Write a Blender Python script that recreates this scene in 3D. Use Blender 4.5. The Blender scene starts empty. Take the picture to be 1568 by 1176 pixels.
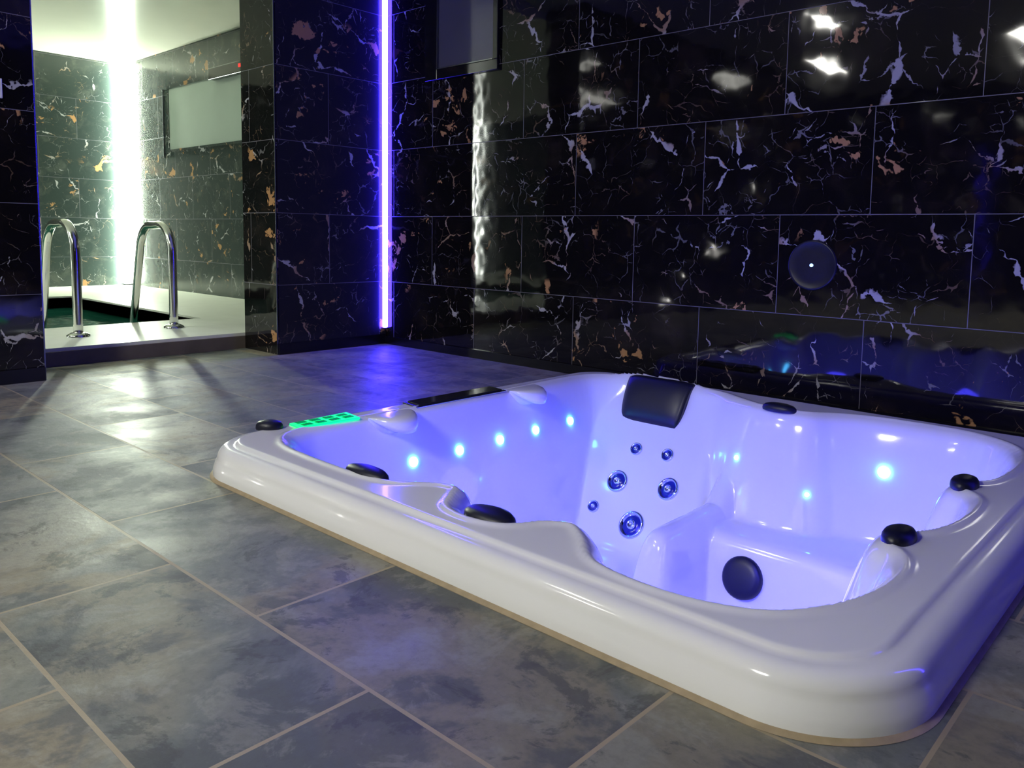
import bpy, math, numpy as np
from mathutils import Vector, Matrix
S=0.82
scn=bpy.context.scene
scn.view_settings.view_transform='Standard'

# ---------------------------------------------------------------- node helper
class NT:
    def __init__(s,name):
        s.m=bpy.data.materials.new(name); s.m.use_nodes=True
        s.t=s.m.node_tree; s.b=s.t.nodes['Principled BSDF']; s.out=s.t.nodes['Material Output']
    def n(s,typ,ins=None,**kw):
        nd=s.t.nodes.new(typ)
        for k,v in kw.items(): setattr(nd,k,v)
        for k,v in (ins or {}).items():
            sock=nd.inputs[k]
            if isinstance(v,bpy.types.NodeSocket): s.t.links.new(v,sock)
            else: sock.default_value=v
        return nd
    def math(s,op,a,b=0.0,c=0.0,clamp=False):
        return s.n('ShaderNodeMath',{0:a,1:b,2:c},operation=op,use_clamp=clamp).outputs[0]
    def vmath(s,op,a,b=(0,0,0)):
        return s.n('ShaderNodeVectorMath',{0:a,1:b},operation=op).outputs[0]
    def scalev(s,a,f):
        nd=s.n('ShaderNodeVectorMath',{0:a},operation='SCALE'); 
        if isinstance(f,bpy.types.NodeSocket): s.t.links.new(f,nd.inputs['Scale'])
        else: nd.inputs['Scale'].default_value=f
        return nd.outputs[0]
    def rng(s,v,a,b,c=0.0,d=1.0,interp='SMOOTHSTEP'):
        return s.n('ShaderNodeMapRange',{0:v,1:a,2:b,3:c,4:d},interpolation_type=interp).outputs[0]
    def mix(s,f,a,b,blend='MIX'):
        nd=s.n('ShaderNodeMix',data_type='RGBA',blend_type=blend)
        for i,v in ((0,f),(6,a),(7,b)):
            if isinstance(v,bpy.types.NodeSocket): s.t.links.new(v,nd.inputs[i])
            else: nd.inputs[i].default_value=v
        return nd.outputs[2]
    def noise(s,v,scale,detail=3,rough=.5,dist=0):
        return s.n('ShaderNodeTexNoise',{'Vector':v,'Scale':scale,'Detail':detail,'Roughness':rough,'Distortion':dist})
    def set(s,**kw):
        names={'color':'Base Color','rough':'Roughness','metal':'Metallic','normal':'Normal','spec':'Specular IOR Level','ecol':'Emission Color','estr':'Emission Strength','coat':'Coat Weight','ior':'IOR','trans':'Transmission Weight'}
        for k,v in kw.items():
            sock=s.b.inputs[names[k]]
            if isinstance(v,bpy.types.NodeSocket): s.t.links.new(v,sock)
            else: sock.default_value=v
        return s.m
def c4(r,g,b): return (r,g,b,1)

def simple(name,col,rough=.4,metal=0,nscale=0,namt=.15,coat=0,bump=0,**kw):
    t=NT(name); tc=t.n('ShaderNodeTexCoord').outputs['Object']
    if nscale:
        f=t.noise(tc,nscale,4).outputs[0]
        a=c4(*[max(0,c*(1-namt)) for c in col]); b=c4(*[min(1,c*(1+namt)) for c in col])
        cc=t.mix(f,a,b)
        if bump:
            bp=t.n('ShaderNodeBump',{'Strength':bump,'Distance':.01,'Height':f}).outputs[0]; t.set(normal=bp)
    else: cc=c4(*col)
    return t.set(color=cc,rough=rough,metal=metal,coat=coat,**kw)
def emis(name,col,st):
    t=NT(name); return t.set(color=c4(*col),ecol=c4(*col),estr=st)

def brick(t,vec,w,h,mortar):
    return t.n('ShaderNodeTexBrick',{'Vector':vec,'Color1':c4(0,0,0),'Color2':c4(1,1,1),'Mortar':c4(.5,.5,.5),'Scale':1.0,
        'Mortar Size':mortar,'Mortar Smooth':.1,'Bias':0.0,'Brick Width':w,'Row Height':h},offset=.5,offset_frequency=2)

def marble(name,axis,ushift=0.0,rough=.05,base0=(.0055,.005,.006),base1=(.020,.015,.014)):
    t=NT(name); tc=t.n('ShaderNodeTexCoord').outputs['Object']
    sp=t.n('ShaderNodeSeparateXYZ',{0:tc})
    u=t.math('ADD',sp.outputs[axis],ushift); v=t.math('ADD',sp.outputs[2],.015)
    uv=t.n('ShaderNodeCombineXYZ',{0:u,1:v,2:0.0}).outputs[0]
    br=brick(t,uv,1.04,.582,.0022)
    rid=br.outputs['Color']
    off=t.scalev(rid,23.7)
    P=t.vmath('ADD',uv,off)
    w1=t.noise(P,2.4,3,.6).outputs['Color']; w=t.vmath('SUBTRACT',w1,(.5,.5,.5)); 
    w2=t.noise(P,10,3,.6).outputs['Color']; w_=t.vmath('SUBTRACT',w2,(.5,.5,.5))
    Q=t.vmath('ADD',t.vmath('ADD',P,t.scalev(w,.32)),t.scalev(w_,.065))
    def layer(scale,width,mscale,mlo,mhi,seed,f0=.42,f1=.62):
        PP=t.vmath('ADD',Q,(seed,seed*.7,0))
        e=t.n('ShaderNodeTexVoronoi',{'Vector':PP,'Scale':scale},feature='DISTANCE_TO_EDGE',voronoi_dimensions='2D').outputs['Distance']
        m=t.rng(t.noise(t.vmath('ADD',P,(seed,5,0)),mscale,2,.55).outputs[0],mlo,mhi,0.0,1.0,'LINEAR')
        fine=t.rng(t.noise(t.vmath('ADD',P,(seed,9,0)),mscale*4,3,.7).outputs[0],f0,f1,.0,1.0)
        wid=t.math('MAXIMUM',t.math('MULTIPLY',t.math('MULTIPLY',m,fine),width),.0001)
        r=t.math('DIVIDE',e,wid)
        return t.rng(r,.5,1.0,1.0,0.0)
    a=layer(2.2,.105,2.7,.53,.75,0.0,.38,.62)
    b=layer(4.3,.11,3.8,.57,.79,3.1)
    c=layer(12.,.20,4.6,.57,.82,7.7)
    d=layer(6.5,.06,3.0,.48,.72,12.3)
    veins=t.math('MAXIMUM',a,t.math('MAXIMUM',t.math('MULTIPLY',b,.75),t.math('MULTIPLY',c,.38)))
    veins=t.math('MAXIMUM',veins,t.math('MULTIPLY',d,.25))
    tone=t.noise(P,2.6,2).outputs[0]
    vcol=t.mix(t.rng(tone,.46,.58),c4(.50,.49,.52),c4(.36,.24,.16))
    gold=t.math('MULTIPLY',t.rng(t.noise(Q,4.2,4,.62).outputs[0],.62,.64),t.rng(t.noise(t.vmath('ADD',P,(3,3,0)),1.5,1).outputs[0],.52,.56))
    cloud=t.rng(t.noise(Q,4,5,.6).outputs[0],.5,.8)
    base=t.mix(cloud,c4(*base0),c4(*base1))
    col=t.mix(t.math('MULTIPLY',veins,.92),base,vcol)
    col=t.mix(gold,col,c4(.48,.26,.12))
    col=t.mix(br.outputs['Fac'],col,c4(.15,.14,.18))
    h=t.noise(t.vmath('ADD',uv,t.scalev(rid,3.0)),6.0,1).outputs[0]
    bp=t.n('ShaderNodeBump',{'Strength':.11,'Distance':.010,'Height':h}).outputs[0]
    return t.set(color=col,rough=t.rng(br.outputs['Fac'],0,1,rough,.5),normal=bp)

def slate():
    t=NT('slate_floor_tile'); tc=t.n('ShaderNodeTexCoord').outputs['Object']
    uv=t.vmath('ADD',tc,(1.87+.49,-1.013,0))
    br=brick(t,uv,.98,.459,.0055); rid=br.outputs['Color']
    P=t.vmath('ADD',tc,t.scalev(rid,17.3))
    n1=t.noise(P,1.3,4,.6,.6).outputs[0]; n2=t.noise(t.vmath('ADD',P,(4,9,2)),2.4,6,.64,.3).outputs[0]; n3=t.noise(tc,34,5,.7).outputs[0]
    n4=t.noise(t.vmath('ADD',P,(1,2,7)),5.0,6,.72,.4).outputs[0]
    col=t.mix(t.rng(n1,.45,.55),c4(.175,.185,.165),c4(.250,.222,.155))
    col=t.mix(t.rng(n2,.50,.60,0,.65),col,c4(.32,.31,.255))
    col=t.mix(t.rng(n2,.48,.41,0,.75),col,c4(.095,.102,.102))
    col=t.mix(t.rng(n4,.55,.63,0,.45),col,c4(.33,.32,.27))
    col=t.mix(t.rng(n4,.44,.37,0,.70),col,c4(.065,.065,.060))
    sr=t.n('ShaderNodeSeparateColor',{0:rid}).outputs[0]
    tint=t.mix(sr,c4(.76,.80,.82),c4(1.14,1.11,1.0))
    col=t.mix(1.0,col,tint,'MULTIPLY')
    col=t.mix(t.rng(n3,.40,.7,0,.28),col,c4(.07,.066,.055))
    col=t.mix(br.outputs['Fac'],col,c4(.34,.28,.18))
    hh=t.math('ADD',t.math('MULTIPLY',n2,.6),t.math('MULTIPLY',n3,.12)); hh=t.math('SUBTRACT',hh,t.math('MULTIPLY',br.outputs['Fac'],.25))
    bp=t.n('ShaderNodeBump',{'Strength':.5,'Distance':.012,'Height':hh}).outputs[0]
    return t.set(color=col,rough=t.rng(n2,.3,.7,.58,.40),normal=bp)

M_wx=marble('black_marble_tile_x',0,1.07)
M_wy=marble('black_marble_tile_y',1,.25,.20,base0=(.020,.020,.028),base1=(.035,.030,.035))  # base colour lifted towards blue to carry the corner LED's glow
M_wy2=marble('black_marble_side_tile',1,.25,.06)  # same marble without the glow lift
M_px=marble('black_marble_pool_x',0,1.07,.18,(.040,.056,.054),(.10,.11,.10))  # LED haze put into the base colour: lighter, greener marble
M_py=marble('black_marble_pool_y',1,.25,.18,(.040,.056,.054),(.10,.11,.10))  # same haze-lightened base for the other wall direction
M_floor=slate()
M_black=simple('black_granite',(.008,.008,.010),.12,nscale=30,namt=.5)
M_base=simple('black_baseboard_paint',(.006,.006,.008),.2,nscale=20)
M_ceil=simple('gloss_stretch_ceiling',(.86,.86,.76),.14,nscale=3,namt=.03)
M_ceil2=simple('white_ceiling_paint',(.55,.55,.55),.6,nscale=3,namt=.05)
M_deck=simple('white_pool_deck_tile',(.86,.88,.78),.3,nscale=6,namt=.08)
M_riser=simple('brown_step_tile',(.15,.125,.095),.35,nscale=6,namt=.4)
M_ac=simple('white_acrylic',(.87,.87,.86),.13,nscale=2,namt=.012,coat=.4)
M_chrome=simple('polished_steel',(.86,.86,.82),.14,1.0,nscale=15,namt=.04)
M_alu=simple('aluminium_trim',(.30,.31,.34),.25,1.0,nscale=40,namt=.1)
M_dark=simple('black_rubber',(.006,.007,.020),.40,nscale=40,namt=.3)
M_lid=simple('smoked_plastic',(.02,.02,.022),.10,nscale=12,namt=.3)
M_jet=simple('jet_chrome',(.62,.68,.95),.10,1.0,nscale=30,namt=.2)
M_jetd=simple('jet_hole_navy',(.01,.02,.22),.15,nscale=30,namt=.3)
M_trim=simple('silicone_sealant',(.36,.28,.17),.5,nscale=30,namt=.3)
M_frost=simple('frosted_glass',(.46,.54,.50),.35,nscale=2,namt=.1)
M_navy=simple('tinted_glass',(.10,.10,.15),.2,nscale=2,namt=.2)
M_white=simple('white_plastic',(.8,.8,.8),.3,nscale=10,namt=.03)
M_blue=emis('blue_led',(.040,.022,1.0),105)
M_blue2=emis('blue_led_soft',(.040,.022,1.0),62)
M_pled=emis('white_led',(.90,1.0,.80),140)
M_pled2=emis('white_led_dim',(.95,1.0,.90),60)
M_lamp=emis('ceiling_lamp_diffuser',(1.0,.99,.90),84)
M_fill=emis('pool_lamp_diffuser',(.95,1.0,.88),60)  # emitter for the added pool-room fill panel
M_spot=emis('spot_led',(1.0,.97,.9),30)
M_dot=emis('cyan_led',(.08,.50,1.0),28)
M_green=emis('green_backlight',(.0,1.0,.20),1.1)
M_red=emis('red_indicator',(1,.02,.02),1)

# ---------------------------------------------------------------- mesh helpers
roots=[]
def link(o,parent=None):
    scn.collection.objects.link(o)
    if parent: o.parent=parent
    else: roots.append(o)
    return o
def empty(name):
    o=bpy.data.objects.new(name,None); o.empty_display_size=.1; return link(o)
def mesh(name,v,f,mat,parent=None,smooth=False):
    me=bpy.data.meshes.new(name); me.from_pydata([tuple(map(float,p)) for p in v],[],f); me.update()
    if smooth: me.polygons.foreach_set('use_smooth',[True]*len(me.polygons))
    for m in (mat if isinstance(mat,(list,tuple)) else [mat]): me.materials.append(m)
    return link(bpy.data.objects.new(name,me),parent)
def boxes(name,lst,mat,parent=None,bevel=0,smooth=False):
    v=[];f=[]
    for (x0,x1,y0,y1,z0,z1) in lst:
        b=len(v)
        v+=[(x0,y0,z0),(x1,y0,z0),(x1,y1,z0),(x0,y1,z0),(x0,y0,z1),(x1,y0,z1),(x1,y1,z1),(x0,y1,z1)]
        f+=[[b+i for i in q] for q in ((0,3,2,1),(4,5,6,7),(0,1,5,4),(1,2,6,5),(2,3,7,6),(3,0,4,7))]
    o=mesh(name,v,f,mat,parent,smooth)
    if bevel:
        m=o.modifiers.new('b','BEVEL'); m.width=bevel; m.segments=4; m.limit_method='ANGLE'
    return o
def tube(name,pts,r,mat,parent=None,n=14):
    pts=[Vector(p) for p in pts]; v=[];f=[]
    up=None
    for i,p in enumerate(pts):
        d=((pts[min(i+1,len(pts)-1)]-pts[max(i-1,0)])).normalized()
        if up is None:
            up=Vector((0,1,0)) if abs(d.y)<.9 else Vector((1,0,0))
        a=(up-d*up.dot(d)).normalized(); up=a; b=d.cross(a)
        for k in range(n):
            th=2*math.pi*k/n; v.append(p+a*r*math.cos(th)+b*r*math.sin(th))
    for i in range(len(pts)-1):
        for k in range(n):
            f.append([i*n+k,i*n+(k+1)%n,(i+1)*n+(k+1)%n,(i+1)*n+k])
    f.append(list(range(n))[::-1]); f.append([(len(pts)-1)*n+k for k in range(n)])
    return mesh(name,v,f,mat,parent,True)
def lathe(name,prof,mat,parent=None,n=32,loc=(0,0,0),nrm=(0,0,1),sx=1,sy=1):
    v=[];f=[]
    for (r,z) in prof:
        for k in range(n):
            th=2*math.pi*k/n; v.append((r*math.cos(th)*sx,r*math.sin(th)*sy,z))
    for i in range(len(prof)-1):
        for k in range(n): f.append([i*n+k,i*n+(k+1)%n,(i+1)*n+(k+1)%n,(i+1)*n+k])
    f.append([(len(prof)-1)*n+k for k in range(n)])
    q=Vector((0,0,1)).rotation_difference(Vector(nrm).normalized()).to_matrix()
    v=[q@Vector(p)+Vector(loc) for p in v]
    return mesh(name,v,f,mat,parent,True)

# ---------------------------------------------------------------- room shell
H=3.63
XW=-5.87; XP=-6.40; YB=4.5; YO0=1.73; YO1=3.43
XR=1.7; YF=-6.0
TX0,TX1,TY0,TY1=-3.28,-.43,1.48,4.22
e=.12
fl=[(XP-.02,TX0+e,YF,YB,-.1,0),(TX1-e,XR,YF,YB,-.1,0),(TX0+e,TX1-e,YF,TY0+e,-.1,0),(TX0+e,TX1-e,TY1-e,YB,-.1,0)]
boxes('floor',fl,M_floor)
boxes('wall_back',[(XP,XR+.2,YB,YB+.45,0,H)],M_wx)
boxes('wall_left',[(XP,XW,YO1,YB,0,H)],[M_wy])
boxes('wall_side',[(XP,XW,YF,YO0,0,H)],[M_wy2])
boxes('wall_pier',[(XP+.001,XW-.001,YO1-.012,YO1,0,H)],M_wx)
boxes('wall_right',[(XR,XR+.2,YF,YB,0,H)],M_wy2)
boxes('wall_front',[(XP,XR,YF-.2,YF,0,H)],M_wx)
boxes('ceiling',[(XP,XR,YF,YB,H,H+.1)],M_ceil2)
boxes('baseboard_back',[(XW,XR,YB-.02,YB,0,.07)],M_base)
boxes('baseboard_left',[(XW,XW+.02,YO1-.012,YB-.02,0,.09),(XW,XW+.02,YF,YO0,0,.09)],M_base)
boxes('trim_1',[(XW-.004,XW+.004,YO1-.02,YO1-.010,0,H)],M_alu)
boxes('trim_2',[(XW-.004,XW+.004,YO0,YO0+.008,0,H)],M_alu)

# pool room
PX=-13.15; PY1=5.12; PY0=-3.65; DZ=.13; HP=3.50
px0,px1,py0,py1=-11.3,-7.75,-2.2,3.68
boxes('floor_pool_deck',[(px1,XP-.03,PY0,PY1,-.1,DZ),(PX,px0,PY0,PY1,-.1,DZ),(px0,px1,py1,PY1,-.1,DZ),(px0,px1,PY0,py0,-.1,DZ)],M_deck)
boxes('trim_step_riser',[(XP-.03,XP-.005,YO0,YO1,0,DZ-.025)],M_riser)
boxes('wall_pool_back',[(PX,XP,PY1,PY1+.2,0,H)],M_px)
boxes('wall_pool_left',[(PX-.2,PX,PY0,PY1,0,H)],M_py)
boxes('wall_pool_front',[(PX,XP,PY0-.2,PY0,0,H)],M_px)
boxes('ceiling_pool',[(PX,XP,PY0,PY1,HP,H+.1)],M_ceil)
sp=empty('swimming_pool')
M_pt=simple('pool_mosaic',(.05,.14,.12),.3,nscale=40,namt=.4)
boxes('basin',[(px0-.05,px0,py0,py1,-1.3,DZ-.02),(px1,px1+.05,py0,py1,-1.3,DZ-.02),(px0,px1,py0-.05,py0,-1.3,DZ-.02),(px0,px1,py1,py1+.05,-1.3,DZ-.02),(px0,px1,py0,py1,-1.35,-1.3)],M_pt,sp)
tw=NT('pool_water'); tcw=tw.n('ShaderNodeTexCoord').outputs['Object']
wb=tw.n('ShaderNodeBump',{'Strength':.15,'Distance':.05,'Height':tw.noise(tcw,3,3).outputs[0]}).outputs[0]
M_water=tw.set(color=c4(.012,.085,.060),rough=.05,normal=wb)
boxes('water',[(px0,px1,py0,py1,-.06,-.02)],M_water,sp)

def led(name,x,y,z0,z1,w,mat,base=M_alu):
    r=empty(name)
    boxes('diffuser',[(x-w,x+w,y-w,y+w,z0,z1)],mat,r,bevel=w*.5)
    boxes('end_cap',[(x-w*1.2,x+w*1.2,y-w*1.2,y+w*1.2,z0-.01,z0)],base,r)
led('led_strip_light',XW+.022,YB-.022,.15,H,.020,M_blue)
led('led_strip_light',XR-.022,YB-.022,.15,H,.020,M_blue2)
led('led_strip_light',PX+.06,PY1-.06,DZ+.02,HP-.01,.052,M_pled)
led('led_strip_light',PX+.06,PY0+.06,DZ+.02,HP-.01,.026,M_pled2)
for (y,z) in ((-2.5,1.77),(-.5,.47),(-1.35,.84),(-.15,.16)):  # unseen emitters added for small glints mirrored in the back wall
    r=empty('wall_spotlight')
    lathe('bezel',[(.055,0),(.055,.008),(.04,.012)],M_alu,r,n=24,loc=(XW,y,z),nrm=(1,0,0))
    lathe('lens',[(.038,.010),(.036,.014),(.01,.016)],M_spot,r,n=24,loc=(XW,y,z),nrm=(1,0,0))

w=empty('window_1')
wx0,wx1,wz0,wz1=-11.8,-8.7,2.12,2.98
boxes('pane',[(wx0+.25,wx1,PY1-.03,PY1-.01,wz0,wz1-.02)],M_frost,w)
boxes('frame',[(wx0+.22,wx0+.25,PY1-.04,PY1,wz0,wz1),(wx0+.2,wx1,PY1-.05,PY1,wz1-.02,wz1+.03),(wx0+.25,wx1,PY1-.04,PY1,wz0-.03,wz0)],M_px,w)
boxes('bead',[(wx0,wx0+.02,PY1-.02,PY1,wz0-.1,wz1)],M_alu,w)
boxes('blind_box',[(-10.2,wx1,PY1-.12,PY1-.03,wz1-.06,wz1+.08)],M_black,w,bevel=.01)
boxes('indicator',[(-9.40,-9.32,PY1-.13,PY1-.115,wz1,wz1+.04)],M_red,w)
w=empty('window_2')
boxes('frame',[(-5.30,-5.15,YB-.03,YB,2.27,3.3),(-5.15,-4.45,YB-.03,YB,2.27,2.35),(-4.50,-4.45,YB-.03,YB,2.35,3.3),(-5.15,-4.50,YB-.03,YB,3.2,3.3)],M_black,w,bevel=.004)
boxes('bead',[(-5.15,-5.14,YB-.034,YB-.02,2.35,3.2),(-5.15,-4.5,YB-.034,YB-.02,2.35,2.358)],M_alu,w)
boxes('pane',[(-5.15,-4.50,YB-.015,YB-.005,2.35,3.2)],M_navy,w)
sw=empty('wall_switch')
boxes('plate',[(XW,XW+.012,1.44,1.56,1.79,1.91)],M_white,sw,bevel=.004)
boxes('rocker',[(XW+.012,XW+.018,1.47,1.53,1.81,1.89)],M_white,sw,bevel=.002)
wl=empty('wall_speaker')  # disc and bright point imitate a round reflection in the tiles
M_refl=simple('dark_speaker_grille',(.007,.007,.026),.30,nscale=60,namt=.6)
lathe('grille',[(.145,0),(.144,.004),(.136,.008),(.132,.006),(.08,.008),(.03,.009)],M_refl,wl,n=48,loc=(-1.90,YB,.86),nrm=(0,-1,0))
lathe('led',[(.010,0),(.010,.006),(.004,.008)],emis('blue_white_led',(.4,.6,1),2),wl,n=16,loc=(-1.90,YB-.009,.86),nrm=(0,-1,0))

def ladder():
    r=empty('pool_ladder')
    for i,(y,xb) in enumerate(((2.32,-7.02),(3.14,-7.14))):
        xf=xb-.95
        pts=[(xb,y,DZ)]
        pts+=[(xb,y,z) for z in np.linspace(DZ+.1,.80,6)]
        R=.24
        for a in np.linspace(0,math.pi/2,8)[1:]: pts.append((xb-R+R*math.cos(a),y,.80+R*math.sin(a)))
        pts+=[(xb-R-.1,y,1.035)]
        for a in np.linspace(math.pi/2,math.pi*.93,9)[1:]: pts.append((xb-R-.18+.26*math.cos(a),y,.78+.26*math.sin(a)))
        x1,z1=pts[-1][0],pts[-1][2]
        for k in np.linspace(0,1,7)[1:]: pts.append((x1+(xf-x1)*min(1,k*1.0),y,z1+(-.15-z1)*k))
        pts.append((xf-.02,y,-.9))
        tube('rail_%d'%(i+1),pts,.036,M_chrome,r)
        lathe('flange_%d'%(i+1),[(.085,0),(.085,.012),(.055,.03),(.033,.034)],M_chrome,r,loc=(xb,y,DZ))
    for k in range(3):
        z=-.12-.26*k
        boxes('tread_%d'%(k+1),[(-8.14,-8.0,2.32,3.14,z-.015,z+.015)],M_chrome,r,bevel=.005)
ladder()

# ---------------------------------------------------------------- hot tub
hot=empty('hot_tub')
ctrl=[(-2.99,1.80),(-2.85,1.73),(-2.6,1.71),(-2.35,1.71),(-2.2,1.74),(-2.08,1.83),(-1.97,1.85),(-1.90,1.77),(-1.84,1.70),(-1.74,1.68),(-1.64,1.71),(-1.58,1.80),(-1.48,1.86),(-1.37,1.80),(-1.25,1.69),(-1.09,1.66),(-.92,1.68),(-.78,1.76),(-.69,1.93),(-.66,2.12),(-.69,2.26),(-.77,2.34),(-.78,2.46),(-.70,2.55),(-.66,2.7),(-.655,2.88),(-.68,2.99),(-.76,3.06),(-.765,3.17),(-.69,3.26),(-.665,3.45),(-.67,3.65),(-.73,3.85),(-.9,3.98),(-1.15,4.0),(-1.35,3.98),(-1.50,3.92),(-1.6,3.85),(-1.75,3.83),(-1.9,3.85),(-2.05,3.92),(-2.2,4.0),(-2.42,4.06),(-2.65,4.07),(-2.85,4.05),(-2.99,3.98),(-3.06,3.84),(-3.06,3.5),(-3.05,3.2),(-3.04,2.85),(-3.04,2.5),(-3.05,2.2),(-3.05,2.0),(-3.04,1.9)]
ctrl=np.array(ctrl)
def catmull(P,k=6):
    n=len(P);o=[]
    for i in range(n):
        a,b,c,d=P[i-1],P[i],P[(i+1)%n],P[(i+2)%n]
        for j in range(k):
            s=j/k; o.append(.5*((2*b)+(-a+c)*s+(2*a-5*b+4*c-d)*s*s+(-a+3*b-3*c+d)*s**3))
    return np.array(o)
poly=catmull(ctrl,5)
def sdf(x,y):
    shp=x.shape; p=np.stack([x.ravel(),y.ravel()],1)
    best=np.full(len(p),1e9); ins=np.zeros(len(p),bool)
    n=len(poly)
    for i in range(n):
        a=poly[i];b=poly[(i+1)%n]; ab=b-a
        t=np.clip(((p-a)@ab)/(ab@ab),0,1)
        q=p-a-t[:,None]*ab
        best=np.minimum(best,(q**2).sum(1))
        c=((a[1]>p[:,1])!=(b[1]>p[:,1]))
        xi=(b[0]-a[0])*(p[:,1]-a[1])/((b[1]-a[1])+1e-12)+a[0]
        ins^=c&(p[:,0]<xi)
    return (np.where(ins,1,-1)*np.sqrt(best)).reshape(shp)
def sg(v,w): return 1/(1+np.exp(-np.clip(v/w,-50,50)))
def smax(a,b,k=.03):
    m=np.maximum(a,b); return m+k*np.log(np.exp((a-m)/k)+np.exp((b-m)/k))
ZR=.135
def seats(x,y):
    lane=smax(np.full_like(x,-.74),1.5*(y-4.0)+.35*(x+2.55)**2,.04)
    s=np.maximum(sg(y-3.40,.022),np.maximum(sg(x+1.12,.03),sg(2.15-y,.03)))
    rest=-.88+.45*s
    m=sg(-2.11-x,.020)
    z=m*lane+(1-m)*rest
    top=-.36+.9*np.clip(y-3.62,0,.5)
    arm=top-.9+.9*sg(.115-np.abs(x+1.99),.018)*sg(y-2.98,.03)
    return smax(z,arm,.03)
def height(x,y):
    d=sdf(x,y)
    soft=.014*np.log1p(np.exp(np.clip((d-.010)/.014,-50,50)))
    wall=ZR-3.6*soft
    z=smax(wall,seats(x,y),.022)
    z=np.where(d<.25,z,seats(x,y)*1.0)
    z=np.where(d<-.03,ZR,z)
    z=z+.007*np.exp(-((d+.040)/.016)**2)
    return z,d
NP=640; Rc=.30
cx=(TX0+TX1)/2; cy=(TY0+TY1)/2; hx=(TX1-TX0)/2; hy=(TY1-TY0)/2
def rrect(inset,n=NP):
    a=hx-inset;b=hy-inset;r=max(Rc-inset,.02)
    L1=2*(hx-Rc);L2=2*(hy-Rc);A=math.pi/2*Rc; tot=2*L1+2*L2+4*A
    out=[]
    for k in range(n):
        s=tot*k/n
        for seg in range(8):
            l=[L1,A,L2,A,L1,A,L2,A][seg]
            if s<=l or seg==7: break
            s-=l
        q=s/l
        ia,ib=a-r,b-r
        if seg==0: p=(-ia+2*ia*q,-b)
        elif seg==1: th=-math.pi/2+q*math.pi/2; p=(ia+r*math.cos(th),-ib+r*math.sin(th))
        elif seg==2: p=(a,-ib+2*ib*q)
        elif seg==3: th=q*math.pi/2; p=(ia+r*math.cos(th),ib+r*math.sin(th))
        elif seg==4: p=(ia-2*ia*q,b)
        elif seg==5: th=math.pi/2+q*math.pi/2; p=(-ia+r*math.cos(th),ib+r*math.sin(th))
        elif seg==6: p=(-a,ib-2*ib*q)
        else: th=math.pi+q*math.pi/2; p=(-ia+r*math.cos(th),-ib+r*math.sin(th))
        out.append(p)
    return np.array(out)+[cx,cy]
rings=[];zs=[]
prof=[(.0,.0),(.0,.03),(.004,.045),(.014,.070)]
for t_ in np.linspace(0,math.pi/2,8): prof.append((.018+.052*(1-math.cos(t_)),.078+(ZR-.012-.078)*math.sin(t_)))
prof+=[(.085,ZR-.011),(.092,ZR-.007),(.098,ZR-.001),(.108,ZR)]
for ins,z in prof:
    rings.append(rrect(ins)); zs.append(np.full(NP,z))
ins0=prof[-1][0]
base=rrect(ins0)
NR=200
fr=np.linspace(0,1,NR+1)[1:]
for q in fr[:-1]:
    pts=(base-[cx,cy])*(1-q)+[cx,cy]
    rings.append(pts); zs.append(None)
XY=np.array(rings); 
hz,_=height(XY[len(prof):,:,0],XY[len(prof):,:,1])
V=[]
for i in range(len(rings)):
    z=zs[i] if zs[i] is not None else hz[i-len(prof)]
    V.append(np.column_stack([XY[i],z]))
V=np.concatenate(V); F=[]
nr=len(rings)
for i in range(nr-1):
    for k in range(NP):
        k2=(k+1)%NP
        F.append([i*NP+k,i*NP+k2,(i+1)*NP+k2,(i+1)*NP+k])
F.append([(nr-1)*NP+k for k in range(NP)])
mesh('shell',V,F,M_ac,hot,True)
bo=rrect(-.012);bi=rrect(.01); v=[(p[0],p[1],.001) for p in bo]+[(p[0],p[1],.012) for p in bo*.35+bi*.65]+[(p[0],p[1],.012) for p in bi]
f=[]
for j in range(2):
    for k in range(NP): f.append([j*NP+k,j*NP+(k+1)%NP,(j+1)*NP+(k+1)%NP,(j+1)*NP+k])
mesh('sealant',v,f,M_trim,hot,True)
def corbel(name,px,py,nx,ny,wid,out,dep):
    NU=28; v=[];f=[]
    pr=[(-.10,.002),(-.05,.004),(.0,.006),(.5,.006),(.80,.0),(.95,-.02),(1.0,-.045*1),(.96,-.07),(.80,-dep*.7),(.45,-dep*.9),(-.05,-dep*1.25)]
    for i in range(NU+1):
        u=i/NU*2-1
        prof_=max(0.0,(1-abs(u)**2.2))**.8
        for (a,zz) in pr:
            o=out*prof_*a if a>=0 else a*.5
            v.append((px+nx*(o-.004)+(-ny)*u*wid, py+ny*(o-.004)+nx*u*wid, ZR+zz*(prof_ if a>=0 else 1)))
    n=len(pr)
    for i in range(NU):
        for j in range(n-1): f.append([i*n+j,i*n+j+1,(i+1)*n+j+1,(i+1)*n+j])
    mesh(name,v,f,M_ac,hot,True)
corbel('ledge_1',-3.05,2.37,1,0,.13,.16,.09)
corbel('ledge_2',-3.05,3.32,1,0,.12,.15,.09)

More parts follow.
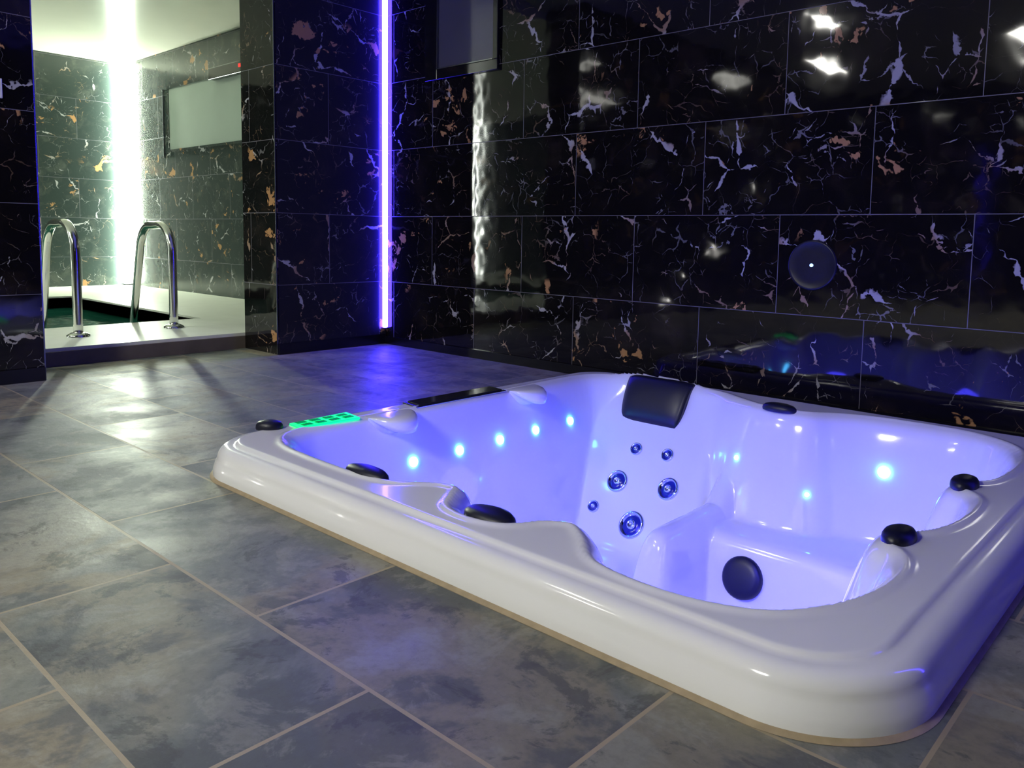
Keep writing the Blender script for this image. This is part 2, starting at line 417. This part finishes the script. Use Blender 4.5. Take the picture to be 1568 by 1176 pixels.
def zn(x,y):
    h=.012; a=lambda X,Y: float(height(np.array([X]),np.array([Y]))[0][0])
    z=a(x,y); n=Vector((-(a(x+h,y)-a(x-h,y))/(2*h),-(a(x,y+h)-a(x,y-h))/(2*h),1)).normalized()
    return z,n
def jet(i,x,y,r):
    z,n=zn(x,y); o=Vector((x,y,z))
    lathe('jet_%d_ring'%i,[(r,-.01),(r,.008),(r*.93,.016),(r*.80,.014),(r*.72,.004),(r*.6,-.004)],M_jet,hot,loc=o,nrm=n)
    lathe('jet_%d_bowl'%i,[(r*.70,.0),(r*.55,.004),(r*.34,.006)],M_jetd,hot,loc=o+n*.002,nrm=n)
    lathe('jet_%d_nozzle'%i,[(r*.34,.004),(r*.32,.014),(r*.2,.018),(r*.16,.008),(r*.05,.006)],M_jet,hot,loc=o+n*.002,nrm=n,n=20)
for i,(x,y,r) in enumerate([(-2.625,3.84,.038),(-2.41,3.84,.038),(-2.67,3.72,.066),(-2.33,3.73,.066),(-2.76,3.615,.036),(-2.48,3.60,.080)]): jet(i+1,x,y,r)
lathe('suction_cover',[(.10,-.02),(.10,.012),(.09,.022),(.06,.028),(.02,.03)],M_dark,hot,loc=(-1.70,3.40,-.60),nrm=(0,-.95,.3))
def dot(i,x,y,nx,ny,z=-.10,r=.024):
    lathe('led_dot_%d'%i,[(r,-.01),(r,.006),(r*.6,.012),(r*.2,.013)],M_dot,hot,n=16,loc=(x,y,z),nrm=(nx,ny,.2))
def wallx(y,z):
    xs=np.linspace(-3.1,-2.6,220); hh=height(xs,np.full_like(xs,y))[0]; return float(xs[np.argmax(hh<z)])
def wally(x,z,a=4.15,b=3.5):
    ys=np.linspace(a,b,220); hh=height(np.full_like(ys,x),ys)[0]; return float(ys[np.argmax(hh<z)])
for i,y in enumerate((2.44,2.74,3.04,3.34,3.66)): dot(i+1,wallx(y,-.10),y,1,0)
dot(6,-1.25,wally(-1.25,-.10),0,-1,r=.028)
dot(7,-1.95,wally(-1.95,-.14),0,-1,z=-.14,r=.012)
dot(8,-1.55,wally(-1.55,-.24),0,-1,z=-.24,r=.010)

def cap(i,x,y,ang,sx=.10,sy=.052,dz=0,hs=.7):
    o=lathe('headrest_%d'%i,[(1,0),(1.02,.012*hs),(.98,.03*hs),(.85,.044*hs),(.55,.054*hs),(.2,.057*hs)],M_dark,hot,n=32,sx=sx,sy=sy)
    o.location=(x,y,ZR-.004+dz); o.rotation_euler=(0,0,ang)
    p=lathe('headrest_tab_%d'%i,[(.85,0),(.9,-.03),(.7,-.05)],M_dark,hot,n=24,sx=sx*.8,sy=sy*.5)
    p.location=(x,y,ZR+.002+dz); p.rotation_euler=(0,0,ang)
cap(1,-2.34,1.71,0,.115,.045,-.012); cap(2,-1.71,1.71,0,.10,.055,-.014)
cap(3,-1.765,3.86,0,.09,.045,-.004); cap(4,-.715,3.12,math.pi/2,.075,.045,0); cap(5,-.715,2.41,math.pi/2,.075,.045,0)
cap(6,-3.19,1.81,.6,.06,.045)
def pillow():
    v=[];f=[];NU,NV=20,16
    pa=[(4.135,.132),(4.10,.148),(4.055,.142),(4.02,.10),(3.985,.04),(3.955,-.03),(3.93,-.095)]
    pa=np.array(pa)
    def path(s):
        q=s*(len(pa)-1); i=min(int(q),len(pa)-2); fr_=q-i; return pa[i]*(1-fr_)+pa[i+1]*fr_
    for side in (0,1):
        for i in range(NU+1):
            u=i/NU*2-1
            for j in range(NV+1):
                s=j/NV; y,z=path(s)
                hw=.235-.03*s
                hw*= (1-.10*abs(2*s-1)**6)
                th=.028*(1-abs(u)**6)*(1-abs(2*s-1)**6)
                off=th if side==0 else -.03
                v.append((-2.615+u*hw,y-off*.9,z+off*.45))
    n=(NU+1)*(NV+1)
    for side in (0,1):
        for i in range(NU):
            for j in range(NV):
                a=side*n+i*(NV+1)+j; q=[a,a+1,a+NV+2,a+NV+1]; f.append(q if side else q[::-1])
    def edge(ids):
        for a,b in zip(ids[:-1],ids[1:]): f.append([a,b,b+n,a+n])
    edge([j for j in range(NV+1)]); edge([NU*(NV+1)+j for j in range(NV+1)])
    edge([i*(NV+1) for i in range(NU+1)]); edge([i*(NV+1)+NV for i in range(NU+1)])
    mesh('head_pillow',v,f,M_dark,hot,True)
pillow()
def slab(name,cs,z,h,mat,parent=hot,bevel=.006):
    v=[(x,y,z) for x,y in cs]+[(x,y,z+h) for x,y in cs]; n=len(cs)
    f=[list(range(n))[::-1],list(range(n,2*n))]+[[k,(k+1)%n,n+(k+1)%n,n+k] for k in range(n)]
    o=mesh(name,v,f,mat,parent)
    m=o.modifiers.new('b','BEVEL'); m.width=bevel; m.segments=3; m.limit_method='ANGLE'
    return o
slab('control_panel',[(-3.18,1.90),(-3.08,1.89),(-3.06,2.20),(-3.20,2.22)],ZR-.002,.010,M_green)
M_gd=simple('green_dark_print',(.0,.05,.02),.2,nscale=30,namt=.2,ecol=c4(0,.5,.12),estr=.5)
k=0
for row in (-3.155,-3.105):
    for c in range(4):
        y=1.945+.072*c
        slab('button_%d'%k,[(row-.016,y-.024),(row+.016,y-.024),(row+.016,y+.024),(row-.016,y+.024)],ZR+.008,.003,M_gd,bevel=.002); k+=1
slab('filter_lid',[(-3.19,2.58),(-3.07,2.56),(-3.07,3.16),(-3.19,3.18)],ZR-.002,.014,M_lid,bevel=.006)
slab('filter_lid_edge',[(-3.20,2.56),(-3.06,2.54),(-3.06,3.18),(-3.20,3.20)],ZR-.004,.010,M_alu,bevel=.004)

# ---------------------------------------------------------------- lamps
def panel(name,x0,x1,y0,y1,h=H,mat=M_lamp):
    r=empty(name)
    boxes('diffuser',[(x0,x1,y0,y1,h-.03,h-.02)],mat,r)
    boxes('housing',[(x0-.02,x1+.02,y0-.02,y1+.02,h-.02,h)],M_white,r)
panel('ceiling_lamp',-5.18,-4.94,-3.5,-2.8)
panel('ceiling_lamp',-4.12,-3.96,-.90,-.35)
panel('ceiling_lamp',-2.5,-1.55,-3.7,-2.6)
panel('ceiling_lamp',-8.3,-7.2,-2.1,-1.2,HP,M_fill)  # unseen panel added to brighten the pool deck and chrome
def plight(name,loc,col,en,rad=.03):
    l=bpy.data.lights.new(name,'POINT'); l.color=col; l.energy=en*S*S; l.shadow_soft_size=rad
    o=bpy.data.objects.new(name,l); o.location=loc; o.parent=hot; scn.collection.objects.link(o)
for i,(x,y) in enumerate(((-2.55,2.35),(-2.5,3.05),(-1.55,2.45),(-1.45,3.05),(-.98,2.8))):
    plight('underwater_lamp_%d'%(i+1),(x,y,-.22),(.055,.050,1.0),10.5,.10)  # unseen point lights added to spread blue evenly through the basin

wd=bpy.data.worlds.new('World'); scn.world=wd; wd.use_nodes=True
wd.node_tree.nodes['Background'].inputs[0].default_value=(.02,.02,.03,1)

# ---------------------------------------------------------------- camera
f_,pit,yaw,rol,pcx,pcy=1226.79,.0960,.7269,-.0177,825.03,479.52
Fv=np.array([-np.sin(yaw)*np.cos(pit),np.cos(yaw)*np.cos(pit),-np.sin(pit)])
Rv=np.array([np.cos(yaw),np.sin(yaw),0]);Dv=np.cross(Fv,Rv)
c,s=np.cos(rol),np.sin(rol); R2=c*Rv+s*Dv; D2=-s*Rv+c*Dv
cam=bpy.data.cameras.new('camera'); co=bpy.data.objects.new('camera',cam); scn.collection.objects.link(co)
m=Matrix.Identity(4)
for i in range(3): m[i][0]=R2[i]; m[i][1]=-D2[i]; m[i][2]=-Fv[i]
m.translation=Vector((0,0,1*S)); co.matrix_world=m
cam.sensor_width=36; cam.lens=f_/1568*36; cam.shift_x=-(pcx-784)/1568; cam.shift_y=-(588-pcy)/1568
cam.clip_start=.02
scn.camera=co
for o in roots:
    o.location=o.location*S; o.scale=(S,S,S)
